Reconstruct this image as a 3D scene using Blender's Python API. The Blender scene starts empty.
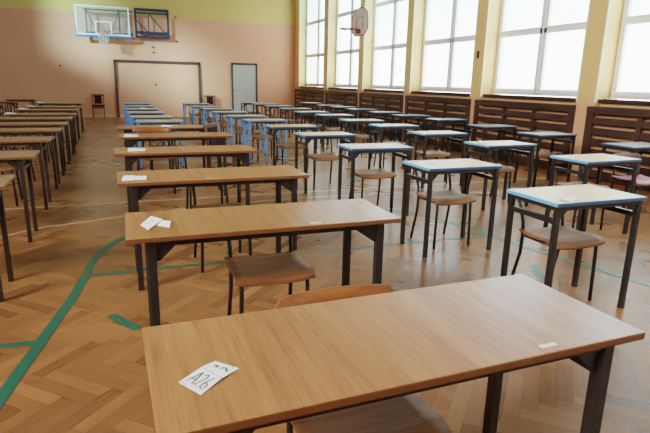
import bpy, bmesh, math, random
from mathutils import Vector, Matrix
R_ = random.Random(7)
S = bpy.context.scene
C = S.collection
PI = math.pi

# ------------------------------------------------------------------ materials
def lin(c):
    return tuple((x / 12.92 if x <= .04045 else ((x + .055) / 1.055) ** 2.4) for x in (v / 255. for v in c)) + (1.,)

class NT:
    def __init__(s, name):
        s.m = bpy.data.materials.new(name); s.m.use_nodes = True
        s.t = s.m.node_tree; s.t.nodes.clear()
        s.out = s.n('ShaderNodeOutputMaterial')
    def n(s, typ, **kw):
        nd = s.t.nodes.new(typ)
        for k, v in kw.items(): setattr(nd, k, v)
        return nd
    def put(s, sock, v):
        if v is None: return
        if isinstance(v, bpy.types.NodeSocket): s.t.links.new(v, sock)
        else: sock.default_value = v
    def math(s, op, a, b=None, c=None):
        nd = s.n('ShaderNodeMath', operation=op)
        for i, v in enumerate((a, b, c)):
            if v is not None: s.put(nd.inputs[i], v)
        return nd.outputs[0]
    def mix(s, f, a, b, blend='MIX'):
        nd = s.n('ShaderNodeMix', data_type='RGBA', blend_type=blend)
        s.put(nd.inputs[0], f); s.put(nd.inputs[6], a); s.put(nd.inputs[7], b)
        return nd.outputs[2]
    def noise(s, vec, scale, detail=3., rough=.55):
        nd = s.n('ShaderNodeTexNoise'); s.put(nd.inputs['Vector'], vec)
        nd.inputs['Scale'].default_value = scale; nd.inputs['Detail'].default_value = detail
        nd.inputs['Roughness'].default_value = rough
        return nd.outputs[0]
    def ramp(s, f, stops):
        nd = s.n('ShaderNodeValToRGB'); cr = nd.color_ramp
        while len(cr.elements) < len(stops): cr.elements.new(.5)
        for e, (p, c) in zip(cr.elements, stops): e.position = p; e.color = c
        s.put(nd.inputs[0], f); return nd.outputs[0]
    def coord(s, which='Object'): return s.n('ShaderNodeTexCoord').outputs[which]
    def pos(s): return s.n('ShaderNodeNewGeometry').outputs['Position']
    def mapping(s, vec, scale=(1, 1, 1), rot=(0, 0, 0), loc=(0, 0, 0)):
        nd = s.n('ShaderNodeMapping'); s.put(nd.inputs[0], vec)
        nd.inputs['Scale'].default_value = scale; nd.inputs['Rotation'].default_value = rot
        nd.inputs['Location'].default_value = loc
        return nd.outputs[0]
    def sep(s, v):
        nd = s.n('ShaderNodeSeparateXYZ'); s.put(nd.inputs[0], v); return nd.outputs
    def comb(s, x, y, z):
        nd = s.n('ShaderNodeCombineXYZ')
        for i, v in enumerate((x, y, z)): s.put(nd.inputs[i], v)
        return nd.outputs[0]
    def rnd(s): return s.n('ShaderNodeObjectInfo').outputs['Random']
    def bump(s, h, strength, dist=.01):
        nd = s.n('ShaderNodeBump'); s.put(nd.inputs['Height'], h)
        nd.inputs['Strength'].default_value = strength; nd.inputs['Distance'].default_value = dist
        return nd.outputs[0]
    def pbsdf(s, col, rough=.5, metal=0., spec=.5, normal=None, coat=0., coat_rough=.1):
        b = s.n('ShaderNodeBsdfPrincipled')
        s.put(b.inputs['Base Color'], col); s.put(b.inputs['Roughness'], rough)
        s.put(b.inputs['Metallic'], metal); s.put(b.inputs['Specular IOR Level'], spec)
        s.put(b.inputs['Coat Weight'], coat); b.inputs['Coat Roughness'].default_value = coat_rough
        if normal is not None: s.put(b.inputs['Normal'], normal)
        s.t.links.new(b.outputs[0], s.out.inputs[0]); return b

def plain(name, c, rough=.5, metal=0., var=.10, scale=18., spec=.5):
    n = NT(name); col = lin(c)
    f = n.noise(n.coord(), scale, 4)
    d = tuple(x * (1 - var * 2) for x in col[:3]) + (1,)
    e = tuple(min(1, x * (1 + var * 2)) for x in col[:3]) + (1,)
    n.pbsdf(n.mix(f, d, e), rough, metal, spec)
    return n.m

def wood(name, base, dark, light, axis='Y', rough=.38, grain=1., seam=True, coat=.0, spec=.5):
    n = NT(name); co = n.coord(); r = n.rnd()
    off = n.math('MULTIPLY', r, 37.)
    x, y, z = n.sep(co)
    if axis == 'Y':
        v = n.comb(n.math('ADD', n.math('MULTIPLY', x, 26 * grain), off), n.math('MULTIPLY', y, 1.6 * grain), z)
        w = n.comb(n.math('ADD', n.math('MULTIPLY', x, 150 * grain), off), n.math('MULTIPLY', y, 7 * grain), z)
        sx = x
    else:
        v = n.comb(n.math('ADD', n.math('MULTIPLY', x, 1.6 * grain), off), n.math('MULTIPLY', y, 26 * grain), n.math('MULTIPLY', z, 26 * grain))
        w = n.comb(n.math('ADD', n.math('MULTIPLY', x, 7 * grain), off), n.math('MULTIPLY', y, 150 * grain), n.math('MULTIPLY', z, 90 * grain))
        sx = y
    a = n.noise(v, 1., 5, .6); b = n.noise(w, 1., 2)
    # stave-like tone bands
    band = n.math('FLOOR', n.math('ADD', n.math('MULTIPLY', sx, 9.), off))
    wn = n.n('ShaderNodeTexWhiteNoise', noise_dimensions='1D'); n.put(wn.inputs['W'], band)
    f = n.math('ADD', n.math('MULTIPLY', a, .62), n.math('MULTIPLY', b, .38))
    if seam: f = n.math('ADD', f, n.math('MULTIPLY', n.math('SUBTRACT', wn.outputs[0], .5), .07))
    col = n.ramp(f, [(.32, lin(dark)), (.5, lin(base)), (.68, lin(light))])
    vv = n.math('ADD', .9, n.math('MULTIPLY', r, .18))
    hs = n.n('ShaderNodeHueSaturation'); n.put(hs.inputs['Value'], vv); n.put(hs.inputs['Color'], col)
    rg = n.math('ADD', rough - .04, n.math('MULTIPLY', b, .08))
    n.pbsdf(hs.outputs[0], rg, 0, spec, n.bump(b, .05, .002), coat)
    return n.m

def floor_mat():
    n = NT('herringbone_parquet'); p = n.pos(); N = 5.; w = .072
    q = n.mapping(p, (1 / w,) * 3, (0, 0, PI / 4))
    u, v, _ = n.sep(q)
    cx = n.math('FLOOR', u); cy = n.math('FLOOR', v)
    fu = n.math('SUBTRACT', u, cx); fv = n.math('SUBTRACT', v, cy)
    k = n.math('FLOORED_MODULO', n.math('SUBTRACT', cx, cy), 2 * N)
    hor = n.math('LESS_THAN', k, N - .5)
    m = n.math('SUBTRACT', 2 * N - 1, k)
    inv = n.math('SUBTRACT', 1., hor)
    ix = n.math('SUBTRACT', cx, n.math('MULTIPLY', hor, k))
    iy = n.math('SUBTRACT', cy, n.math('MULTIPLY', inv, m))
    al_h = n.math('ADD', fu, k); al_v = n.math('ADD', fv, m)
    along = n.math('ADD', n.math('MULTIPLY', hor, al_h), n.math('MULTIPLY', inv, al_v))
    across = n.math('ADD', n.math('MULTIPLY', hor, fv), n.math('MULTIPLY', inv, fu))
    wn = n.n('ShaderNodeTexWhiteNoise', noise_dimensions='3D'); n.put(wn.inputs['Vector'], n.comb(ix, iy, hor))
    r = wn.outputs['Value']
    g = n.comb(n.math('MULTIPLY', along, .35), n.math('MULTIPLY', across, 3.2), n.math('MULTIPLY', r, 91.))
    grain = n.noise(g, 1.6, 4, .6)
    ed = n.math('MINIMUM', n.math('MINIMUM', across, n.math('SUBTRACT', 1., across)),
                n.math('MINIMUM', along, n.math('SUBTRACT', N, along)))
    gap = n.math('LESS_THAN', ed, .022)
    f = n.math('ADD', n.math('ADD', .06, n.math('MULTIPLY', r, .46)), n.math('MULTIPLY', grain, .42))
    col = n.ramp(f, [(.12, lin((100, 64, 40))), (.45, lin((138, 93, 58))), (.7, lin((152, 104, 66))), (.95, lin((170, 124, 84)))])
    # worn and dirty patches
    dirt = n.noise(p, .9, 5, .6)
    col = n.mix(n.math('MULTIPLY', n.ramp(dirt, [(.45, (0, 0, 0, 1)), (.75, (1, 1, 1, 1))]), .28), col, lin((120, 88, 62)))
    col = n.mix(n.math('MULTIPLY', gap, .38), col, lin((66, 38, 20)))
    rg = n.math('ADD', n.math('ADD', .19, n.math('MULTIPLY', dirt, .16)), n.math('MULTIPLY', r, .07))
    hb = n.math('ADD', n.math('MULTIPLY', r, .5), n.math('MULTIPLY', gap, -.6))
    n.pbsdf(col, rg, 0, .13, None)
    return n.m

def backwall_mat():
    n = NT('two_tone_wall_paint'); p = n.pos(); x, y, z = n.sep(p)
    zz = n.math('ADD', z, n.math('MULTIPLY', n.math('SUBTRACT', n.noise(p, 6, 2), .5), .02))
    up = n.math('GREATER_THAN', zz, 3.52)
    mott = n.noise(p, .8, 4); fine = n.noise(p, 14, 3)
    pink = n.mix(mott, lin((203, 140, 106)), lin((212, 154, 122)))
    yel = n.mix(mott, lin((196, 162, 94)), lin((206, 174, 108)))
    c = n.mix(up, pink, yel)
    c = n.mix(n.math('MULTIPLY', n.ramp(fine, [(.62, (0, 0, 0, 1)), (.8, (1, 1, 1, 1))]), .12), c, lin((150, 110, 90)))
    n.pbsdf(c, .55, 0, .3); return n.m

def sidewall_mat():
    n = NT('side_wall_paint'); p = n.pos(); x, y, z = n.sep(p)
    up = n.ramp(n.math('MULTIPLY', z, .5), [(.53, (0, 0, 0, 1)), (.66, (1, 1, 1, 1))])
    mott = n.noise(p, 2.2, 4)
    peach = n.mix(mott, lin((205, 150, 112)), lin((220, 170, 136)))
    yel = n.mix(mott, lin((214, 178, 118)), lin((226, 194, 138)))
    n.pbsdf(n.mix(up, peach, yel), .5, 0, .4); return n.m

def pane_mat():
    n = NT('frosted_window_glass'); p = n.pos()
    f = n.noise(p, 1.3, 3)
    tr = n.n('ShaderNodeBsdfTransparent'); g = n.math('MULTIPLY', n.math('SUBTRACT', n.sep(p)[2], 2.2), .55)
    g = n.math('MULTIPLY', n.math('MINIMUM', n.math('MAXIMUM', g, 0.), 1.), n.math('ADD', .55, f))
    n.put(tr.inputs[0], n.mix(g, (.84, .92, .92, 1), (.58, .83, .97, 1)))  # bluer towards the top: sky colour put into the glass tint
    tl = n.n('ShaderNodeBsdfTranslucent'); tl.inputs[0].default_value = (.9, .95, .96, 1)
    gl = n.n('ShaderNodeBsdfGlossy'); gl.inputs['Roughness'].default_value = .12
    m1 = n.n('ShaderNodeMixShader'); m1.inputs[0].default_value = .3
    n.t.links.new(tr.outputs[0], m1.inputs[1]); n.t.links.new(tl.outputs[0], m1.inputs[2])
    m2 = n.n('ShaderNodeMixShader'); m2.inputs[0].default_value = .04
    n.t.links.new(m1.outputs[0], m2.inputs[1]); n.t.links.new(gl.outputs[0], m2.inputs[2])
    n.t.links.new(m2.outputs[0], n.out.inputs[0]); return n.m

def acrylic_mat():
    n = NT('clear_backboard_acrylic')
    tr = n.n('ShaderNodeBsdfTransparent'); tr.inputs[0].default_value = (.93, .95, .95, 1)
    d = n.n('ShaderNodeBsdfDiffuse'); n.put(d.inputs[0], n.mix(n.noise(n.coord(), 3), (.7, .72, .72, 1), (.85, .86, .86, 1)))
    m = n.n('ShaderNodeMixShader'); m.inputs[0].default_value = .07
    n.t.links.new(tr.outputs[0], m.inputs[1]); n.t.links.new(d.outputs[0], m.inputs[2])
    n.t.links.new(m.outputs[0], n.out.inputs[0]); return n.m

M = dict(
    floor=floor_mat(), back=backwall_mat(), side=sidewall_mat(), pane=pane_mat(), acrylic=acrylic_mat(),
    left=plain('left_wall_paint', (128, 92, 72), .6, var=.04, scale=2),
    ceil=plain('ceiling_paint', (205, 200, 185), .8, var=.03, scale=3),
    oak=wood('oak_laminate', (158, 107, 68), (130, 83, 48), (172, 123, 82), 'Y', .31, .9),
    oak_shaded=wood('shaded_oak_laminate', (134, 104, 76), (110, 84, 58), (150, 120, 92), 'Y', .42, .9),  # oak laminate with the shade across the aisle put into its colour
    beech=wood('pale_beech_laminate', (212, 166, 108), (196, 148, 90), (222, 180, 126), 'Y', .4, .8),
    gray_top=wood('reflection_darkened_laminate', (120, 112, 106), (104, 96, 90), (134, 126, 120), 'Y', .3, .8),  # dark reflection of the wooden covers put into the top colour
    edge=plain('brown_edge_band', (112, 68, 38), .45, var=.08),
    blue_edge=plain('blue_edge_band', (112, 168, 205), .35, var=.05),
    blue_edge_shaded=plain('shaded_blue_edge_band', (62, 84, 116), .35, var=.05),  # blue band darkened, shade of the front edge put into the colour
    slate_edge=plain('grey_blue_edge_band', (120, 140, 165), .4, var=.05),
    black=plain('black_painted_steel', (38, 34, 33), .42, .0, var=.10, scale=30),
    brown_steel=plain('brown_painted_steel', (46, 34, 28), .42, .0, var=.10, scale=30),
    blue=plain('light_blue_painted_steel', (92, 138, 190), .4, var=.06),
    ply=wood('worn_plywood', (130, 86, 54), (102, 64, 38), (148, 104, 70), 'X', .6, .8, False, spec=.25),
    plyback=wood('varnished_plywood', (140, 82, 44), (112, 62, 30), (158, 100, 60), 'X', .32, .8, False),
    plyred=plain('faded_pink_seat', (168, 110, 120), .5, var=.06),
    dwood=wood('dark_chair_wood', (84, 46, 32), (62, 32, 22), (100, 58, 40), 'X', .4, .8, False),
    dpad=plain('dark_maroon_upholstery', (56, 25, 22), .9, var=.1, spec=.15),
    slat=wood('dark_stained_slat', (66, 45, 36), (50, 33, 26), (80, 56, 45), 'Y', .45, .5, False),
    frame=plain('grey_white_window_paint', (236, 234, 236), .5, var=.02),
    bead=plain('cream_corner_bead', (230, 222, 196), .5, var=.03),
    door=plain('grey_white_door_paint', (170, 162, 152), .5, var=.03, scale=3),
    dframe=plain('dark_brown_frame', (58, 38, 30), .5, var=.08),
    goal=plain('dark_brown_goal_paint', (74, 50, 38), .5, var=.1, scale=6),
    white=plain('white_line_paint', (214, 205, 192), .5, var=.05),
    wmetal=plain('white_painted_metal', (232, 230, 226), .4, var=.03),
    wfloor=plain('worn_white_floor_paint', (186, 156, 128), .4, var=.12, scale=4),
    gfloor=plain('green_floor_paint', (42, 94, 76), .4, var=.12, scale=9),
    bluep=plain('blue_backboard_padding', (64, 110, 176), .6, var=.05),
    bsteel=plain('navy_painted_steel', (34, 38, 66), .45, var=.06),
    orange=plain('orange_rim_paint', (212, 96, 62), .45, var=.05),
    net=plain('white_net_cord', (226, 220, 210), .8, var=.04),
    red=plain('red_board_paint', (150, 62, 56), .45, var=.05),
    bboard=plain('pale_backboard', (226, 214, 206), .5, var=.03),
    paper=plain('white_card', (238, 236, 236), .7, var=.02),
    ink=plain('dark_ink', (58, 60, 76), .7, var=.05),
    label=plain('pale_sticker', (226, 214, 196), .6, var=.03),
    dark=plain('dark_metal_anchor', (70, 52, 44), .6, var=.05),
)

# ------------------------------------------------------------------ mesh helpers
class MB:
    def __init__(s): s.b = bmesh.new()
    def box(s, c, d, bev=0., mi=0, rot=None):
        r = bmesh.ops.create_cube(s.b, size=1.)
        vs = r['verts']
        for v in vs: v.co = Vector((v.co.x * d[0], v.co.y * d[1], v.co.z * d[2]))
        fs = set(f for v in vs for f in v.link_faces)
        if bev:
            es = list(set(e for v in vs for e in v.link_edges))
            o = bmesh.ops.bevel(s.b, geom=es, offset=bev, segments=2, affect='EDGES', profile=.6)
            vs = list(set(v for f in o['faces'] for v in f.verts) | set(v for v in vs if v.is_valid))
            fs = set(f for v in vs for f in v.link_faces)
        for f in fs: f.material_index = mi
        if rot is not None:
            for v in vs: v.co = rot @ v.co
        for v in vs: v.co += Vector(c)
        return s
    def bar(s, p, q, w, h, bev=0., up=(0, 0, 1), mi=0):
        p, q = Vector(p), Vector(q); d = q - p; L = d.length; z = d.normalized()
        u = Vector(up)
        if abs(z.dot(u)) > .98: u = Vector((0, 1, 0))
        x = u.cross(z).normalized(); y = z.cross(x)
        m = Matrix((x, y, z)).transposed()
        return s.box((p + q) / 2, (w, h, L), bev, mi, m)
    def tube(s, pts, r, n=8, closed=False, caps=True):
        pts = [Vector(p) for p in pts]; rings = []
        prev = None
        for i, p in enumerate(pts):
            if closed: t = pts[(i + 1) % len(pts)] - pts[i - 1]
            else: t = pts[min(i + 1, len(pts) - 1)] - pts[max(i - 1, 0)]
            t.normalize()
            if prev is None:
                a = Vector((0, 0, 1)) if abs(t.z) < .9 else Vector((1, 0, 0))
                x = a.cross(t).normalized()
            else: x = (prev - t * prev.dot(t)).normalized()
            prev = x; y = t.cross(x)
            rings.append([s.b.verts.new(p + (x * math.cos(2 * PI * k / n) + y * math.sin(2 * PI * k / n)) * r) for k in range(n)])
        m = len(rings)
        for i in range(m if closed else m - 1):
            A, B = rings[i], rings[(i + 1) % m]
            for k in range(n):
                f = s.b.faces.new((A[k], A[(k + 1) % n], B[(k + 1) % n], B[k])); f.smooth = True
        if not closed and caps:
            s.b.faces.new(rings[0][::-1]); s.b.faces.new(rings[-1])
        return s
    def sheet(s, grid, thick):
        """a curved slab: grid[i][j] of points, offset along local normals"""
        ni, nj = len(grid), len(grid[0]); g = [[Vector(p) for p in r] for r in grid]
        T = []; B = []
        for i in range(ni):
            tr = []; br = []
            for j in range(nj):
                a = g[min(i + 1, ni - 1)][j] - g[max(i - 1, 0)][j]
                b = g[i][min(j + 1, nj - 1)] - g[i][max(j - 1, 0)]
                nrm = a.cross(b).normalized() * thick / 2
                tr.append(s.b.verts.new(g[i][j] + nrm)); br.append(s.b.verts.new(g[i][j] - nrm))
            T.append(tr); B.append(br)
        for i in range(ni - 1):
            for j in range(nj - 1):
                s.b.faces.new((T[i][j], T[i + 1][j], T[i + 1][j + 1], T[i][j + 1])).smooth = True
                s.b.faces.new((B[i][j], B[i][j + 1], B[i + 1][j + 1], B[i + 1][j])).smooth = True
        for i in range(ni - 1):
            s.b.faces.new((T[i][0], B[i][0], B[i + 1][0], T[i + 1][0]))
            s.b.faces.new((T[i][-1], T[i + 1][-1], B[i + 1][-1], B[i][-1]))
        for j in range(nj - 1):
            s.b.faces.new((T[0][j], T[0][j + 1], B[0][j + 1], B[0][j]))
            s.b.faces.new((T[-1][j], B[-1][j], B[-1][j + 1], T[-1][j + 1]))
        return s
    def prism(s, pts, axis, a, b):
        """polygon pts (2-D) extruded along axis from a to b"""
        def P(u, v, t):
            return {'x': (t, u, v), 'y': (u, t, v), 'z': (u, v, t)}[axis]
        A = [s.b.verts.new(P(u, v, a)) for u, v in pts]; B = [s.b.verts.new(P(u, v, b)) for u, v in pts]
        s.b.faces.new(A); s.b.faces.new(B[::-1]); n = len(pts)
        for i in range(n): s.b.faces.new((A[i], B[i], B[(i + 1) % n], A[(i + 1) % n]))
        return s
    def ribbon(s, pts, w, z):
        """flat stroke on a horizontal surface"""
        pts = [Vector((p[0], p[1])) for p in pts]; L = []
        for i, p in enumerate(pts):
            t = (pts[min(i + 1, len(pts) - 1)] - pts[max(i - 1, 0)]).normalized()
            nn = Vector((-t.y, t.x)) * w / 2
            L.append((s.b.verts.new((p.x + nn.x, p.y + nn.y, z)), s.b.verts.new((p.x - nn.x, p.y - nn.y, z))))
        for a, b in zip(L, L[1:]): s.b.faces.new((a[0], a[1], b[1], b[0]))
        return s
    def build(s, name, mats, parent=None, recalc=True):
        if recalc: bmesh.ops.recalc_face_normals(s.b, faces=s.b.faces)
        me = bpy.data.meshes.new(name); s.b.to_mesh(me); s.b.free()
        for m in (mats if isinstance(mats, (list, tuple)) else [mats]): me.materials.append(m)
        o = bpy.data.objects.new(name, me); C.objects.link(o)
        if parent: o.parent = parent
        return o

def tag(o, label, cat, group=None):
    o['label'] = label; o['category'] = cat
    if group: o['group'] = group
    return o
def empty(name, loc=(0, 0, 0), rz=0.):
    o = bpy.data.objects.new(name, None); o.empty_display_size = .1
    C.objects.link(o); o.location = loc; o.rotation_euler = (0, 0, rz); return o
def struct(o): o['kind'] = 'structure'; return o
def dup(root):
    r = root.copy(); C.objects.link(r)
    for ch in list(root.children):
        c = ch.copy(); C.objects.link(c); c.parent = r
        for g in list(ch.children):
            d = g.copy(); C.objects.link(d); d.parent = c
    return r

# ------------------------------------------------------------------ the hall
D, WX, WP = 20.8, 6.84, 7.16        # end wall, pillar faces, window plane
XL, YB, HC = -8.6, -6.2, 8.0
struct(MB().box(((XL + 7.4) / 2, (YB + D) / 2 + .1, -.05), (7.4 - XL + .4, D - YB + .6, .1)).build('floor', M['floor']))
struct(MB().box(((XL + 7.6) / 2, D + .15, HC / 2), (7.6 - XL + .4, .3, HC)).build('wall_back', M['back']))
struct(MB().box(((XL + 7.6) / 2, YB - .15, HC / 2), (7.6 - XL + .4, .3, HC)).build('wall_front', M['back']))
struct(MB().box(((XL + 7.6) / 2, (YB + D) / 2, HC + .1), (7.6 - XL + .6, D - YB + .6, .2)).build('ceiling', M['ceil']))
struct(MB().box(((XL + WX) / 2, D - .012, .05), (WX - XL, .024, .1), .004).build('baseboard_back', M['side']))

# left wall: closed low down, a band of high windows far from the camera
LWIN = [(8.4, 10.9), (11.4, 13.9)]; LZ0, LZ1 = 4.9, 7.3
lw = MB()
lw.box((XL - .15, (YB + D) / 2, LZ0 / 2), (.3, D - YB, LZ0))
lw.box((XL - .15, (YB + D) / 2, (LZ1 + HC) / 2), (.3, D - YB, HC - LZ1))
ys = [YB, LWIN[0][0], LWIN[0][1], LWIN[1][0], LWIN[1][1], D]
for a, b in zip(ys[::2], ys[1::2]): lw.box((XL - .15, (a + b) / 2, (LZ0 + LZ1) / 2), (.3, b - a, LZ1 - LZ0))
struct(lw.build('wall_left', M['left']))
n_win = [0]
def next_name():
    n_win[0] += 1; return 'window_%d' % n_win[0]
for a, b in LWIN:
    w = struct(empty(next_name(), (XL - .15, (a + b) / 2, LZ0)))
    f = MB(); h = LZ1 - LZ0; L = b - a
    for yy in (-L / 2 + .03, 0, L / 2 - .03): f.box((0, yy, h / 2), (.06, .06, h), .004)
    for zz in (.03, h - .03): f.box((0, 0, zz), (.055, L, .06), .004)
    struct(f.build('window_frame', M['frame'], w))
    struct(MB().box((0, 0, h / 2), (.008, L - .1, h - .1)).build('window_pane', M['pane'], w))

# right wall: low parapet, upper band, pillars, tall windows between them
pill = [(-4.80, -4.45), (-2.08, -1.73), (.66, 1.0), (3.40, 3.75), (6.14, 6.50), (8.91, 9.25), (11.70, 11.99), (14.43, 14.77), (17.24, 17.62)]
ZS, ZT = 1.24, 5.0
struct(MB().box((7.16, (YB + D) / 2, ZS / 2 - .03), (.42, D - YB, ZS - .06)).box((7.3, (YB + D) / 2, (ZT + HC) / 2), (.3, D - YB, HC - ZT)).build('wall_right', M['side']))
for i, (a, b) in enumerate(pill):
    p = struct(empty('pillar_%d' % (i + 1), ((WX + 7.3) / 2, (a + b) / 2, 0)))
    struct(MB().box((0, 0, HC / 2), (7.3 - WX, b - a, HC), .0).build('pillar_shaft', M['side'], p))
    bd = MB(); x0 = -(7.3 - WX) / 2
    for sgn in (-1, 1): bd.box((x0 + .006, sgn * ((b - a) / 2 - .006), (1.16 + HC) / 2), (.024, .024, HC - 1.16), .005)
    struct(bd.build('corner_trim', M['bead'], p))
struct(MB().box(((WX + 7.38) / 2, (20.28 + D) / 2, HC / 2), (7.38 - WX, D - 20.28, HC)).build('pillar_10', M['side']))
bays = [(YB, pill[0][0])] + [(pill[i][1], pill[i + 1][0]) for i in range(len(pill) - 1)] + [(pill[-1][1], 20.28)]
for a, b in bays:
    L = b - a; w = struct(empty(next_name(), (WP, (a + b) / 2, ZS)))
    f = MB(); h = ZT - ZS; t = .085
    for yy in (-L / 2 + t / 2 + .01, L / 2 - t / 2 - .01): f.box((.0, yy, h / 2), (.07, t, h), .006)
    f.box((.0, -.045, h / 2), (.066, .078, h), .006); f.box((.0, .045, h / 2), (.066, .078, h), .006); f.box((-.03, 0, h / 2), (.03, .03, h), .004)
    for zz in (t / 2, 2.35 - ZS, 3.52 - ZS, h - t / 2): f.box((.0, 0, zz), (.066, L - .02, t * 1.3), .006)
    for zz in (2.35 - ZS, 3.52 - ZS):                                  # sash rails beside the transoms
        f.box((-.012, 0, zz + .045), (.05, L - .1, .03), .004)
    f.box((-.02, 0, .05), (.05, L - .06, .06), .004)
    struct(f.build('window_frame', M['frame'], w))
    pm = MB()
    for sg in (-1, 1):
        for z0, z1 in ((.07, 1.08), (1.14, 2.25), (2.31, h - .07)):
            pm.box((.01, sg * L / 4, (z0 + z1) / 2), (.008, L / 2 - .1, z1 - z0))
    struct(pm.build('window_pane', M['pane'], w))
    struct(MB().box((-.155, 0, -.05), (.25, L - .03, .055), .006).build('window_sill', M['slat'], w))

# painted doorway in the end wall
d = struct(empty('door_1', (4.79, D, 0)))
f = MB(); f.box((-.475, -.02, 1.0), (.05, .06, 2.0), .005); f.box((.475, -.02, 1.0), (.06, .06, 2.0), .005); f.box((0, -.02, 2.0), (1.01, .06, .07), .005)
struct(f.build('door_frame', M['dframe'], d))
struct(MB().box((0, -.012, .985), (.9, .03, 1.95), .004).build('door_leaf', M['door'], d))
struct(MB().tube([(-.38, -.03, 1.02), (-.38, -.07, 1.02), (-.27, -.075, 1.02)], .01).build('door_handle', M['dark'], d))

# floor markings (thin paint on the parquet)
def marking(name, pts, w, mat, z=.0015):
    b = MB(); b.ribbon(pts, w, z); o = struct(b.build(name, mat, recalc=False))
    for p in o.data.polygons:
        if p.normal.z < 0: p.flip()
    return o
KX, KY, KR = 1.48, 3.91, 1.75
def arc(a0, a1, n=24): return [(KX + KR * math.cos(math.radians(a0 + (a1 - a0) * i / n)), KY + KR * math.sin(math.radians(a0 + (a1 - a0) * i / n))) for i in range(n + 1)]
GW = .062
marking('floor_marking', [(KX - KR - .05, KY), (KX + KR + .05, KY)], GW * .8, M['gfloor'], .0015)
marking('floor_marking', arc(0, 178, 48), GW, M['gfloor'], .002)
marking('floor_marking', [(-.27, 3.94), (-.34, 3.5), (-.44, 3.0), (-.55, 2.45), (-.72, 1.6), (-1.0, .2)], GW, M['gfloor'], .0025)
marking('floor_marking', [(3.23, 3.94), (3.36, 3.2), (3.53, 2.46), (3.85, .8)], GW, M['gfloor'], .0025)
marking('floor_marking', [(-.47, 2.93), (-.9, 2.97)], GW * .8, M['gfloor'], .0015)
for k in range(5):
    a0 = 205 + k * 28.5 + (k > 1) * 3
    marking('floor_marking', arc(a0, a0 + 9.5, 4), GW * .9, M['gfloor'], .002)
marking('floor_marking', [(-2.4, 4.5), (-1.5, 4.9), (-1.02, 5.17), (-.77, 5.37), (.02, 5.64), (.9, 5.86), (2., 5.98), (3.5, 5.9), (5., 5.5), (6., 5.)], .045, M['wfloor'], .001)
marking('floor_marking', [(-5, 6.3), (6.6, 6.3)], .05, M['wfloor'], .0013)
marking('floor_marking', [(-5, 9.3), (6.6, 9.3)], .05, M['wfloor'], .001)
marking('floor_marking', [(-5, 14.2), (6.6, 14.2)], .05, M['wfloor'], .001)

# ------------------------------------------------------------------ desks
TZ = .737
def desk(name, L, Wd, inset, top_mat, edge_mat, leg_mat, far_leg_mat=None, lw=.031, front_edge=None):
    root = empty(name)
    th = .022
    tm = MB(); tm.box((0, 0, TZ - th / 2), (L, Wd, th), .004)
    o = tm.build('tabletop', [top_mat, edge_mat, front_edge or edge_mat], root)
    for p in o.data.polygons:
        if p.normal.z < .75: p.material_index = 2 if abs(p.normal.y) > .6 else 1
    if edge_mat is M['blue_edge']:
        for p in o.data.polygons:                                 # blue lipping wraps a little onto the top
            if p.normal.z > .3 and p.area < .2: p.material_index = 1
        b = MB(); zt = TZ + .0006
        for sx in (-1, 1): b.box((sx * (L / 2 - .011), 0, zt), (.018, Wd - .008, .0012))
        for sy in (-1, 1): b.box((0, sy * (Wd / 2 - .008), zt), (L - .04, .012, .0012))
        b.build('edge_band', edge_mat, root)
    lx, ly = L / 2 - inset, Wd / 2 - (.04 if inset > .06 else .028)
    zt = TZ - th
    for sx in (-1, 1):
        for sy in (-1, 1):
            m = leg_mat if sy < 0 or far_leg_mat is None else far_leg_mat
            lg = MB().box((sx * lx, sy * ly, zt / 2 + .008), (lw, lw, zt - .016), .004).build('leg', m, root)
            MB().box((sx * lx, sy * ly, .009), (lw * 1.04, lw * 1.04, .018), .003).build('foot_cap', M['black'], lg)
        rl = MB().box((sx * lx, 0, .622), (.026, 2 * ly - lw + .004, .032), .003).build('side_rail', leg_mat, root)
        hk = [(sx * lx - sx * .02, .03 + .0 * k, 0) for k in range(1)]
        hp = [(sx * (lx - .012), ly * .35, .618)] + [(sx * (lx - .012 - .022 * math.sin(a)) , ly * .35, .596 + .022 * math.cos(a) ) for a in [PI * k / 8 * 1.5 for k in range(9)]]
        MB().tube(hp, .0045, 6).build('bag_hook', leg_mat, rl)
    b = MB()
    for sy in (-1, 1): b.box((0, sy * ly, zt - .0135), (2 * lx - lw + .004, .024, .027), .002)
    for sx in (-1, 1): b.box((sx * lx, 0, zt - .0135), (.024, 2 * ly - lw + .004, .027), .002)
    b.build('top_frame', M['black'] if leg_mat is M['blue'] else leg_mat, root)  # black on blue-framed desks stands in for shade beneath the top
    gs = .085 if inset > .06 else .06
    for sx in (-1, 1):
        g = MB(); xa = sx * (lx - lw / 2 + .004)
        g.prism([(xa, zt - .028), (xa - sx * gs, zt - .028), (xa - sx * .02, zt - .028 - gs * .75), (xa, zt - .028 - gs * .8)], 'y', -ly - .004, -ly + .004)
        g.build('corner_bracket', leg_mat, root)
    return root

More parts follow.
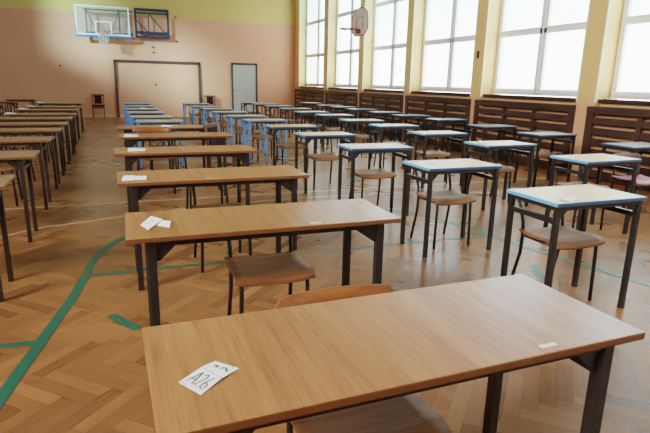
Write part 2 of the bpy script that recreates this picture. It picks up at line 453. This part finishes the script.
def chair(name, seat_mat=None, back_mat=None, steel=None, bz=(.648, .703), bw=.205):
    """stacking school chair facing -y: bent plywood seat and back on a steel tube frame"""
    root = empty(name)
    st = steel or M['black']; w, dp, hs = .41, .34, .43
    grid = []
    prof = [(-dp / 2 - .004, hs - .034), (-dp / 2 + .004, hs - .016), (-dp / 2 + .022, hs - .003), (-dp / 2 + .06, hs + .003), (-.04, hs - .004), (.06, hs - .009), (dp / 2 - .05, hs - .004), (dp / 2, hs + .008)]
    for k in range(9):
        u = -1 + 2 * k / 8
        shrink = 0 if abs(u) < .95 else .012
        grid.append([(u * w / 2, y * (1 - .06 * abs(u) ** 3), z + .012 * abs(u) ** 2.5 - .004) for y, z in prof])
    MB().sheet(grid, .013).build('seat', seat_mat or M['ply'], root)
    # backrest, curved in plan, rounded corners
    grid = []
    for k in range(13):
        u = -1 + 2 * k / 12
        e = .030 * max(0, abs(u) - .72) / .28
        e = min(.045, (bz[1] - bz[0]) * .4) * (1 - math.sqrt(max(0, 1 - (max(0, abs(u) - .75) / .25) ** 2)))
        row = []
        for j in range(5):
            v = j / 4
            z = bz[0] + e + (bz[1] - bz[0] - 2 * e) * v
            row.append((u * bw, .215 + .3 * (z - .6) - .04 * u * u, z))
        grid.append(row)
    MB().sheet(grid, .011).build('backrest', back_mat or M['plyback'], root)
    for sx in (-1, 1):
        x = sx * .172
        MB().tube([(sx * .182, -.140, .005), (x, -.135, hs - .06), (x, -.131, hs - .035), (x, -.11, hs - .02)], .0115).build('leg', st, root)
        MB().tube([(sx * .182, .225, .005), (x, .165, .28), (x, .160, hs - .03), (x, .168, hs + .06), (x * 1.02, .19, .56), (x * 1.02, .218 + .3 * (bz[1] - .63), bz[1] - .03)], .0115).build('leg', st, root)
        MB().tube([(x, -.115, hs - .021), (x, 0, hs - .024), (x, .162, hs - .022)], .0105).build('seat_rail', st, root)
    b = MB()
    b.tube([(-.172, -.10, hs - .026), (.172, -.10, hs - .026)], .009)
    b.tube([(-.172, .12, hs - .026), (.172, .12, hs - .026)], .009)
    b.build('cross_bar', st, root)
    return root

def dark_chair(name):
    root = empty(name); hs = .43
    MB().box((0, -.01, hs), (.42, .40, .05), .016).build('seat', M['dpad'], root)
    for sx in (-1, 1):
        MB().bar((sx * .185, -.175, 0), (sx * .180, -.175, hs - .02), .034, .034, .004).build('leg', M['dwood'], root)
        lg = MB(); lg.bar((sx * .18, .20, 0), (sx * .178, .165, hs), .032, .036, .004); lg.bar((sx * .178, .165, hs - .01), (sx * .19, .215, .80), .030, .032, .004)
        lg.build('leg', M['dwood'], root)
        MB().box((sx * .18, 0, .24), (.02, .34, .028), .003).build('stretcher', M['dwood'], root)
    MB().bar((-.2, .212, .785), (.2, .212, .785), .03, .055, .006).build('top_rail', M['dwood'], root)
    MB().box((0, .193, .625), (.24, .028, .28), .01, rot=Matrix.Rotation(-.13, 3, 'X')).build('backrest', M['dpad'], root)
    MB().box((0, -.175, hs - .06), (.35, .022, .06), .003).build('apron', M['dwood'], root)
    return root

ORD = ['first', 'second', 'third', 'fourth', 'fifth', 'sixth', 'seventh', 'eighth', 'ninth', 'tenth', 'eleventh', 'twelfth', 'thirteenth']
protos = {}
def place(kind, make, loc, rz, label, cat, group, sc=1.):
    if kind not in protos: protos[kind] = o = make()
    else: o = dup(protos[kind])
    o.location = loc; o.rotation_euler = (0, 0, rz); o.scale = (sc, sc, sc)
    return tag(o, label, cat, group)
LONG = lambda: desk('long_desk', 1.275, .48, .10, M['oak'], M['edge'], M['black'], lw=.037)
LONGD = lambda: desk('long_desk', 1.13, .45, .10, M['oak_shaded'], M['edge'], M['brown_steel'], lw=.031)
SB = lambda: desk('single_desk', .70, .44, .03, M['beech'], M['blue_edge'], M['black'], front_edge=M['blue_edge_shaded'])
SBL = lambda: desk('single_desk', .70, .44, .03, M['beech'], M['blue_edge'], M['blue'], front_edge=M['slate_edge'])
SMX = lambda: desk('single_desk', .70, .44, .03, M['beech'], M['blue_edge'], M['black'], M['blue'], front_edge=M['blue_edge_shaded'])
SGR = lambda: desk('single_desk', .70, .44, .03, M['gray_top'], M['blue_edge_shaded'], M['black'])
SBR = lambda: desk('single_desk', .70, .44, .03, M['oak_shaded'], M['edge'], M['brown_steel'])
CH = lambda: chair('school_chair')
CHF = lambda: chair('school_chair', bz=(.575, .735), bw=.222)
CHP = lambda: chair('school_chair', M['plyred'], M['dwood'], bz=(.62, .68))

def put_chair(x, y, rz, label, group, kind='chair', sc=1.):
    return place(kind, {'chair_pink': CHP, 'chair_front': CHF}.get(kind, CH), (x, y, 0), rz, label, 'chair', group, sc)

# middle column: six long desks, near edges measured at y
A = [(.664, .893, .008, .615, 1.215, 1.), (.645, 2.203, -.016, .70, 2.55, 1.), (.622, 3.485, 0., .70, 3.86, 1.), (.611, 4.895, -.01, .80, 5.20, 1.), (.665, 6.315, 0., .42, 6.75, 1.12), (.655, 7.49, .0, .62, 7.86, 1.)]
LA = ['long oak-topped desk nearest the camera, carrying the card that reads A26',
      'second long oak-topped desk from the camera, an open folded card near its end',
      'third long oak-topped desk from the camera in the middle column',
      'fourth long oak-topped desk from the camera in the middle column',
      'fifth long oak-topped desk from the camera, dark upholstered chair behind it',
      'farthest long oak-topped desk of the middle column, just before the blue-framed desks']
for i, (x, y, rz, cx, cy, sc) in enumerate(A):
    place('long', LONG, (x, y + .237, 0), rz, LA[i], 'desk', 'long oak desks of the middle column')
    put_chair(cx, cy, R_.uniform(-.03, .03), 'plywood school chair tucked behind the %s long desk of the middle column' % ORD[i], 'chairs of the middle column', 'chair_front' if i == 0 else 'chair', sc)
# blue framed singles continuing that column
for i, (y, x) in enumerate([(8.66, .655), (9.72, .60), (11.02, .58), (12.35, .57), (13.7, .58), (15.2, .58)]):
    place('blue', SBL, (x, y + .22, 0), 0, '%s blue-framed single desk behind the long oak desks of the middle column' % ORD[i].capitalize(), 'desk', 'blue desks behind the long desks')
    put_chair(x + .02, y + .40, R_.uniform(-.06, .06), 'plywood chair at the %s blue-framed desk behind the long oak desks' % ORD[i], 'chairs at the blue desks behind the long desks')
# first column of singles
CC = [(2.653, 2.213, -.009), (2.62, 3.50, -.007), (2.555, 4.80, -.05), (2.515, 6.17, .0), (2.46, 7.44, .01), (2.41, 8.74, 0), (2.34, 9.85, -.02), (2.28, 11.12, 0), (2.24, 12.45, .01), (2.16, 13.5, 0), (2.14, 15.1, 0)]
for i, (x, y, rz) in enumerate(CC):
    k = 'single' if i < 4 else ('mixed' if i == 4 else 'blue')
    mk = {'single': SB, 'mixed': SMX, 'blue': SBL}[k]
    desc = {'single': 'black-framed blue-edged desk', 'mixed': 'desk with blue rear legs', 'blue': 'blue-framed pale desk'}[k]
    place(k, mk, (x, y + .22, 0), rz, '%s, %s from camera in the column beside the long desks' % (desc, ORD[i]), 'desk', 'single desks beside the long desks')
    put_chair(x + .03, y + .315, R_.uniform(-.05, .05), 'plywood chair tucked under the %s desk of the single column beside the long desks' % ORD[i], 'chairs beside the long desks')
# second column of singles
for i, (x, y, rz) in enumerate([(4.24, 3.49, .03), (4.155, 4.755, .03), (4.17, 6.08, .01), (4.18, 7.36, 0), (4.165, 8.54, .01), (4.25, 10.03, .01), (4.16, 11.15, 0), (4.22, 12.55, 0), (4.2, 13.9, 0), (4.12, 15.0, 0), (4.0, 16.0, 0)]):
    place('single', SB, (x, y + .22, 0), rz, 'black-framed pale desk, %s from the camera in the column second from the windows' % ORD[i], 'desk', 'single desks second from the windows')
    put_chair(x + .03, y + .36, R_.uniform(-.08, .08), 'plywood chair at the %s desk of the column second from the windows' % ORD[i], 'chairs second from the windows')
# column along the wooden covers
for i, (x, y) in enumerate([(5.80, 4.28), (5.76, 5.70), (5.90, 7.08), (6.02, 8.62), (5.95, 9.85), (5.95, 11.05), (5.92, 12.3), (5.95, 13.5), (5.93, 14.45), (5.9, 16.1)]):
    place('grey', SGR, (x, y + .22, 0), .01, 'desk with reflection-darkened top, %s from the camera along the wooden radiator covers' % ORD[i], 'desk', 'dark desks along the radiator covers')
    put_chair(*((5.24, 4.0) if i == 0 else (x, y + .36)), R_.uniform(-.1, .1), '%s seat chair at the %s desk along the wooden radiator covers' % ('pink' if i == 0 else 'plywood', ORD[i]), 'chairs along the radiator covers', 'chair_pink' if i == 0 else 'chair')
# shaded column of long desks across the aisle
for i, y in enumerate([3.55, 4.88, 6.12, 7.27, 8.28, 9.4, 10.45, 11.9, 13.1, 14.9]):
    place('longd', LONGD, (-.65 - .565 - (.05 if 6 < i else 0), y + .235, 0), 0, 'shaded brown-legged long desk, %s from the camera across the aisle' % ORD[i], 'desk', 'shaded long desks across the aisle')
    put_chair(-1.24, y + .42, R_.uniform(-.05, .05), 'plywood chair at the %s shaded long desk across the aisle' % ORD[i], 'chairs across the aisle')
# desks farthest into the shaded corner
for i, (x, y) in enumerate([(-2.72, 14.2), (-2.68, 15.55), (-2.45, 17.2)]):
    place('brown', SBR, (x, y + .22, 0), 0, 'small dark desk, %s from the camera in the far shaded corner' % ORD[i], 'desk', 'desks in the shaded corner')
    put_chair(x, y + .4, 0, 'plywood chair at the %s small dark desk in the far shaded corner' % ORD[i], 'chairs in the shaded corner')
# dark wooden chairs
for (x, y, rz, lab) in [(-.51, 20.4, 0, 'dark wooden chair against the pink end wall, beside the goal post in the aisle'),
                        (3.40, 20.35, .05, 'dark wooden chair against the end wall between the goal and the door'),
                        (1.37, 7.10, 1.0, 'dark maroon upholstered chair behind the end of the fifth long desk')]:
    place('dark', lambda: dark_chair('wooden_chair'), (x, y, 0), rz, lab, 'chair', 'dark wooden chairs')

# ------------------------------------------------------------------ radiator covers
cover_n = 0
def cover(y0, y1, label):
    L = y1 - y0; r = empty('radiator_cover', (WX - .005, (y0 + y1) / 2, 0)); T = 1.10; t = .03
    f = MB()
    f.box((0, 0, T - .05), (t + .02, L, .10), .004)
    for yy in (-L / 2 + .065, L / 2 - .065): f.box((0, yy, T / 2 - .05), (t + .012, .13, T - .1), .004)
    f.build('outer_frame', M['slat'], r)
    inner = L - .26
    for k in (-1, 1): MB().box((-.002, k * inner / 6, .53), (t + .004, .075, .92), .003).build('post', M['slat'], r)
    zs = [(.845, .945), (.685, .79), (.525, .63), (.365, .47), (.205, .31), (.03, .155)]
    for z0, z1 in zs: MB().box((.002, 0, (z0 + z1) / 2), (t - .012, inner + .02, z1 - z0), .003).build('slat', M['slat'], r)
    MB().box((0.10, 0, T - .002), (.20, L, .018), .003).build('top_board', M['slat'], r)
    tag(r, label, 'radiator cover', 'slatted radiator covers under the windows')
cl = [(.9, 3.5, 'slatted brown cover nearest the camera, out past the frame edge'), (3.62, 6.25, 'dark slatted wooden radiator cover, first from the camera under the windows'), (6.49, 9.05, 'dark slatted wooden radiator cover, second from the camera under the windows'),
      (9.2, 11.85, 'dark slatted wooden radiator cover, third from the camera under the windows'), (11.98, 14.58, 'dark slatted wooden radiator cover, fourth from the camera under the windows'),
      (14.74, 17.35, 'dark slatted wooden radiator cover, fifth from the camera under the windows'), (17.5, 20.72, 'dark slatted wooden radiator cover in the corner by the end wall')]
for a, b, lab in cl[1:]: cover(a, b, lab)

# ------------------------------------------------------------------ goal, hoops
g = empty('handball_goal', (1.60, D, 0))
for sx in (-1, 1): MB().box((sx * 1.47, -.04, 1.0), (.085, .06, 2.0), .004).build('post', M['goal'], g)
MB().box((0, -.04, 1.975), (3.025, .06, .08), .004).build('crossbar', M['goal'], g)
tag(g, 'dark brown goal frame standing flat against the pink end wall', 'goal')

def grid_net(m, c, r0, r1, z0, z1, n=12, rows=5, rr=.006):
    for k in range(n):
        for s_ in (-1, 1):
            pts = []
            for j in range(rows + 1):
                t = j / rows; r = r0 + (r1 - r0) * math.sqrt(t); a = 2 * PI * (k + s_ * .5 * j) / n
                pts.append((c[0] + r * math.cos(a), c[1] + r * math.sin(a), z0 + (z1 - z0) * t))
            m.tube(pts, rr, 4)
def circ(c, r, n=28): return [(c[0] + r * math.cos(2 * PI * k / n), c[1] + r * math.sin(2 * PI * k / n), c[2]) for k in range(n)]

h = empty('basketball_hoop', (-.145, D, 2.76))     # clear board swung flat to the end wall
bw, bh, yb = 1.69, .96, -.42
MB().box((0, yb, bh / 2), (bw, .014, bh), .003).build('backboard', M['acrylic'], h)
b = MB(); t = .045
for sx in (-1, 1): b.box((sx * (bw / 2 - t / 2), yb - .010, bh / 2), (t, .01, bh))
for zz in (t / 2 + .02, bh - t / 2): b.box((0, yb - .010, zz), (bw - 2 * t + .001, .01, t))
ib, ih, iz = .53, .40, .06
for sx in (-1, 1): b.box((sx * (ib / 2 - t / 2), yb - .010, iz + ih / 2 + .02), (t, .01, ih))
b.box((0, yb - .010, iz + ih + .02 - t / 2), (ib - 2 * t + .001, .01, t))
b.build('white_border', M['wmetal'], h)
b = MB(); b.box((0, yb, -.02), (bw + .05, .05, .06), .01)
for sx in (-1, 1): b.box((sx * (bw / 2 + .012), yb, .12), (.03, .05, .30), .008)
b.build('edge_padding', M['bluep'], h)
b = MB()
for sx in (-1, 1): b.bar((sx * .52, -.36, .06), (sx * .52, -.36, .88), .05, .05, .004)
for zz in (.1, .84): b.bar((-.58, -.35, zz), (.95, -.35, zz), .045, .045, .004)
b.bar((-.52, -.33, .84), (-.2, -.33, .1), .03, .03, .003); b.bar((.52, -.33, .84), (.25, -.33, .1), .03, .03, .003)
for sx in (-.52, .52):
    for zz in (.1, .84): b.bar((sx, -.36, zz), (sx, -.0, zz), .04, .04, .004)
b.build('support_frame', M['bsteel'], h)
rim = MB(); rc = (-.02, yb - .30, .11)
rim.tube(circ(rc, .225), .012, 8, True); rim.box((-.02, yb - .05, .09), (.2, .09, .07), .008)
rim.bar((-.10, yb - .05, .10), (-.10, yb - .13, .11), .02, .02); rim.bar((.06, yb - .05, .10), (.06, yb - .13, .11), .02, .02)
rim = rim.build('rim', M['orange'], h)
nm = MB(); grid_net(nm, rc, .22, .13, .105, -.30); nm.build('net', M['net'], rim)
tag(h, 'clear basketball backboard with orange rim and white net on the end wall', 'basketball hoop')

h = empty('hoop_bracket', (1.46, D, 2.76))
b = MB(); w, hh = 1.16, 1.0
for sx in (-1, 1): b.box((sx * (w / 2 - .035), -.2, hh / 2), (.07, .07, hh), .005)
for zz in (.04, hh - .04): b.box((0, -.2, zz), (w - .13, .065, .08), .005)
b.box((0, -.2, .19), (w - .13, .05, .09), .005); b.box((0, -.2, hh - .16), (w - .13, .05, .05), .005)
b.box((-.12, -.2, .5), (.035, .04, .58), .003)
b.bar((-.08, -.2, .8), (.42, -.2, .22), .035, .035, .003); b.bar((-.5, -.2, .58), (-.16, -.2, .22), .035, .035, .003)
b.build('steel_frame', M['bsteel'], h)
b = MB()
for sx in (-1, 1):
    for zz in (.1, hh - .1): b.bar((sx * (w / 2 - .035), -.17, zz), (sx * (w / 2 - .035), -.0, zz), .05, .05, .004)
b.build('wall_arm', M['bsteel'], h)
tag(h, 'dark blue steel lattice frame on the end wall beside the clear backboard', 'wall bracket')

h = empty('basketball_hoop', (6.52, 14.07, 2.65))   # small painted board on a window pillar, facing across the hall
def fan(s=1., dz=0.):
    w, tp = .54 * s, .0
    pts = [(-w * .55, 0 + dz), (w * .55, 0 + dz), (w, .16 * s + dz), (w, .46 * s + dz)]
    for k in range(9):
        a = k / 8 * PI; pts.append((w * math.cos(a), .46 * s + .30 * s * math.sin(a) + dz))
    pts.append((-w, .16 * s + dz))
    out = []
    for p in pts:
        if not out or (abs(p[0] - out[-1][0]) + abs(p[1] - out[-1][1])) > 1e-4: out.append(p)
    return out
MB().prism(fan(), 'x', 0, .02).build('backboard', M['bboard'], h)
b = MB(); P = fan(.97, .011); b.tube([(-.002, u, v) for u, v in P], .014, 6, True)
b.tube([(-.004, -.2, .2), (-.004, -.2, .5), (-.004, .2, .5), (-.004, .2, .2)], .011, 6)
b.build('red_border', M['red'], h)
rim = MB(); rc = (-.36, 0, .17); rim.tube(circ(rc, .215), .018, 8, True); rim.box((-.05, 0, .13), (.1, .12, .12), .008)
rim.bar((-.1, -.04, .165), (-.16, -.07, .17), .02, .02); rim.bar((-.1, .04, .165), (-.16, .07, .17), .02, .02)
rim.build('rim', M['red'], h)
b = MB()
for yy in (.35, .56):
    for zz in (.2, .5): b.bar((.02, yy * .8, zz), (.33, .5 + (yy - .35) * .8, zz), .03, .03, .003)
b.build('support_arm', M['red'], h)
tag(h, 'small pale backboard with red border and rim mounted on a window pillar', 'basketball hoop')

# small fixings on the end wall
for i, (px, pz) in enumerate([(1.47, 2.48), (1.47, 2.30), (1.48, 1.17), (2.30, 3.55), (2.30, 2.72), (.83, 2.75), (-1.62, 1.75)]):
    o = MB().box((0, -.012, 0), (.07, .024, .055), .008).build('wall_anchor', M['dark'])
    o.location = (px, D, pz)
    tag(o, ['upper dark fixing of the pair above the goal crossbar', 'lower dark fixing of the pair above the goal crossbar', 'dark fixing on the wall inside the goal outline', 'upper dark fixing beside the blue lattice frame', 'lower dark fixing beside the blue lattice frame', 'dark fixing between the clear backboard and lattice frame', 'small dark fixing alone on the wall above the dark chair, away from the goal'][i], 'wall fixing', 'fixings on the end wall')
o = MB().box((0, 0, 0), (.03, .05, .14), .006).box((-.012, 0, .02), (.02, .03, .05), .004).build('hook_plate', M['dark']); o.location = (WX - .012, 9.1, 1.98)  # hook plate on the pillar, not a switch
tag(o, 'small dark hook plate on the window pillar above the second radiator cover', 'hook plate')

# ------------------------------------------------------------------ cards and stickers
def card(name, q1, q2, z, lift, label, ink=None, z2=None):
    """two leaves of folded card lying on a desk; corners given as world x, y"""
    r = empty(name, (q1[0][0], q1[0][1], z))
    o = Vector((q1[0][0], q1[0][1], 0))
    def leaf(q, zz):
        b = MB(); V = [b.b.verts.new((p[0] - o.x, p[1] - o.y, h_)) for p, h_ in zip(q, zz)]
        W_ = [b.b.verts.new((v.co.x, v.co.y, v.co.z + .0012)) for v in V]
        b.b.faces.new(V[::-1]); b.b.faces.new(W_)
        for i in range(4): b.b.faces.new((V[i], V[(i + 1) % 4], W_[(i + 1) % 4], W_[i]))
        return b.build('leaf', M['paper'], r)
    l1 = leaf(q1, (.0005, lift, lift, .0005)); l2 = leaf(q2, z2 or (lift, .0005, .0005, lift)) if q2 else None
    for strokes, q, zz, lf in (ink or []):
        b = MB()
        def at(u, v):
            a = Vector((*q[0], zz[0])).lerp(Vector((*q[3], zz[3])), u); c = Vector((*q[1], zz[1])).lerp(Vector((*q[2], zz[2])), u)
            return a.lerp(c, v) - o
        for st, wd in strokes:
            P = [at(u, v) for u, v in st]; L = []
            for i, p in enumerate(P):
                t = (P[min(i + 1, len(P) - 1)] - P[max(i - 1, 0)]); t.z = 0; t.normalize(); nn = Vector((-t.y, t.x, 0)) * wd / 2
                L.append((b.b.verts.new(p + nn + Vector((0, 0, .0022))), b.b.verts.new(p - nn + Vector((0, 0, .0022)))))
            for a_, c_ in zip(L, L[1:]): b.b.faces.new((a_[0], a_[1], c_[1], c_[0]))
        b.build('handwriting', M['ink'], l1 if lf == 1 else l2)
    return tag(r, label, 'card', 'seat cards on the desks')
def ell(cx, cy, rx, ry, a0, a1, n=12): return [(cx + rx * math.cos(math.radians(a0 + (a1 - a0) * k / n)), cy + ry * math.sin(math.radians(a0 + (a1 - a0) * k / n))) for k in range(n + 1)]
q1 = [(.088, 1.062), (.143, 1.103), (.178, 1.042), (.126, .998)]; q2 = [(.145, 1.105), (.178, 1.125), (.224, 1.075), (.180, 1.043)]
# u runs along the line of writing (left to right), v up the page
A26 = [([(.14, .18), (.30, .82)], .0027), ([(.30, .82), (.40, .18)], .0027), ([(.17, .40), (.40, .40)], .0024),
       (ell(.535, .66, .075, .16, 170, -20) + [(.47, .2), (.62, .2)], .0027),
       ([(.84, .84), (.74, .62), (.70, .36)] + ell(.79, .34, .085, .15, 180, -180, 14), .0027),
       ([(.05, .06), (.30, .04)], .0010)]
TWO = [([(.24, .50), (.30, .62), (.37, .46), (.44, .55)], .0042), ([(.34, .38), (.36, .66)], .0024),
       (ell(.66, .50, .10, .16, 200, 20), .0036), ([(.74, .54), (.86, .46)], .0042), ([(.80, .84), (.84, .88)], .003)]
card('seat_card', q1, q2, TZ, .004, 'white folded card reading A26 on the desk nearest the camera',
     [(A26, q1, (.0005, .004, .004, .0005), 1), (TWO, q2, (.004, .0005, .0005, .004), 2)])
card('seat_card', [(.072, 2.43), (.125, 2.53), (.170, 2.45), (.10, 2.335)], [(.118, 2.42), (.15, 2.45), (.205, 2.42), (.19, 2.345)], TZ, .014, 'white folded card lying open on the second long desk',
     [([([(.25, .35), (.75, .35)], .003), ([(.3, .65), (.7, .6)], .003)], [(.072, 2.43), (.125, 2.53), (.170, 2.45), (.10, 2.335)], (.0005, .014, .014, .0005), 1)], (.001, .012, .010, .001))
def small_card(x, y, label, w=.07, d=.06, rz=0., z=TZ):
    c, s_ = math.cos(rz), math.sin(rz)
    R = lambda u, v: (x + c * u - s_ * v, y + s_ * u + c * v)
    card('seat_card', [R(-w, -d), R(-w, d), R(0, d), R(0, -d)], None, z, .004, label)
    ch = C.objects[-1]
    return ch
def two_leaf(x, y, label, rz=0., s_=1., z=TZ, lift=.016):
    c, sn = math.cos(rz), math.sin(rz)
    R = lambda u, v: (x + s_ * (c * u - sn * v), y + s_ * (sn * u + c * v))
    card('seat_card', [R(-.075, -.05), R(-.06, .055), R(.012, .045), R(0., -.045)], [R(-.004, -.04), R(.012, .045), R(.085, .04), R(.075, -.05)], z, lift, label, None, (.001, lift * .7, lift * .6, .001))
two_leaf(.085, 3.625, 'white folded card at the end of the third long desk')
two_leaf(.16, 5.12, 'white folded card at the end of the fourth long desk')
two_leaf(.15, 6.43, 'white folded card at the end of the fifth long desk')
two_leaf(.66, 7.72, 'white folded card midway along the farthest long desk')
two_leaf(2.45, 2.285, 'small pale card near the front edge of the nearest blue-edged desk', .4, .75, TZ + .001, .006)
two_leaf(2.48, 3.80, 'small grey-white card on the second blue-edged desk beside the long desks', .2, .75, TZ + .001, .006)
two_leaf(2.38, 4.98, 'small white card on the third blue-edged desk beside the long desks', 0, .8, TZ + .001)
two_leaf(3.98, 5.05, 'white card on the second desk of the column second from the windows', 0, .8, TZ + .001)
for y, lab in ((10.72, 'seventh'), (12.2, 'eighth'), (13.3, 'ninth'), (15.2, 'tenth')):
    two_leaf(-1.70, y, 'white folded card on the %s shaded long desk across the aisle' % lab, 0, 1.1)
two_leaf(.6, 12.55, 'white folded card on the fourth blue-framed desk behind the long desks')
for x, y, rz, lab in ((.99, .925, .02, 'pale sticker at the front edge of the nearest long desk'), (.845, 2.235, -.02, 'pale sticker at the front edge of the second long desk'), (.56, 3.53, 0, 'pale sticker at the front edge of the third long desk')):
    o = MB().box((0, 0, .0006), (.055, .016, .0012)).build('sticker', M['label']); o.location = (x, y, TZ); o.rotation_euler = (0, 0, rz)
    tag(o, lab, 'sticker', 'stickers on the long desks')

# ------------------------------------------------------------------ light
w = bpy.data.worlds.new('sky'); S.world = w; w.use_nodes = True
nt = w.node_tree; bg = nt.nodes['Background']
tc = nt.nodes.new('ShaderNodeTexCoord'); sp = nt.nodes.new('ShaderNodeSeparateXYZ'); cr = nt.nodes.new('ShaderNodeValToRGB')
nt.links.new(tc.outputs['Generated'], sp.inputs[0]); nt.links.new(sp.outputs[2], cr.inputs[0]); nt.links.new(cr.outputs[0], bg.inputs[0])
e = cr.color_ramp.elements; e[0].position = 0; e[0].color = (1, .96, .88, 1); e[1].position = .55; e[1].color = (.84, .93, 1, 1)
bg.inputs[1].default_value = 3.6

def area(name, loc, rot, sx, sy, power=0., col=(1, 1, 1), portal=False, spread=PI):
    l = bpy.data.lights.new(name, 'AREA'); l.shape = 'RECTANGLE'; l.size = sx; l.size_y = sy; l.energy = power; l.color = col
    l.spread = spread
    if portal: l.cycles.is_portal = True
    o = bpy.data.objects.new(name, l); C.objects.link(o); o.location = loc; o.rotation_euler = rot; return o
for a, b in bays:
    area('window_portal', (WP + .12, (a + b) / 2, (ZS + ZT) / 2), (0, PI / 2, 0), ZT - ZS, b - a - .05, portal=True)
for a, b in LWIN:
    area('window_portal', (XL - .25, (a + b) / 2, (LZ0 + LZ1) / 2), (0, -PI / 2, 0), LZ1 - LZ0, b - a, portal=True)
area('fill_light', (-7.6, -1.0, 6.0), Vector((.85, .42, -.30)).to_track_quat('-Z', 'Y').to_euler(), 3., 5., 220., (1, .95, .88), spread=math.radians(95))  # added soft fill aimed at the window wall; no window here
sun = bpy.data.lights.new('sun', 'SUN'); sun.energy = 11.0; sun.angle = math.radians(6); sun.color = (1, .93, .8)
so = bpy.data.objects.new('sun', sun); C.objects.link(so)
so.rotation_euler = Vector((1., 1., -.40)).to_track_quat('-Z', 'Y').to_euler()

# ------------------------------------------------------------------ camera (solved from the desk grid)
f, yaw, pitch, roll, hcam = 526.02, .378714, .249441, .021164, 1.37725
F = Vector((math.sin(yaw) * math.cos(pitch), math.cos(yaw) * math.cos(pitch), -math.sin(pitch)))
r = Vector((math.cos(yaw), -math.sin(yaw), 0)); u = r.cross(F)
c, s = math.cos(roll), math.sin(roll)
Rv = c * r + s * u; U = -s * r + c * u
cam = bpy.data.cameras.new('camera'); cam.sensor_fit = 'HORIZONTAL'; cam.sensor_width = 36; cam.lens = f * 36 / 650
cam.clip_start = .05
co = bpy.data.objects.new('camera', cam); C.objects.link(co)
co.matrix_world = Matrix(((Rv.x, U.x, -F.x, 0), (Rv.y, U.y, -F.y, 0), (Rv.z, U.z, -F.z, hcam), (0, 0, 0, 1)))
S.camera = co
S.view_settings.view_transform = 'Filmic'
S.view_settings.look = 'Medium High Contrast'
S.view_settings.exposure = 1.45
S.cycles.use_denoising = True; S.cycles.denoising_prefilter = 'ACCURATE'
S.cycles.max_bounces = 8; S.cycles.diffuse_bounces = 4; S.cycles.transparent_max_bounces = 12
S.cycles.caustics_reflective = False; S.cycles.caustics_refractive = False
S.cycles.sample_clamp_indirect = 6
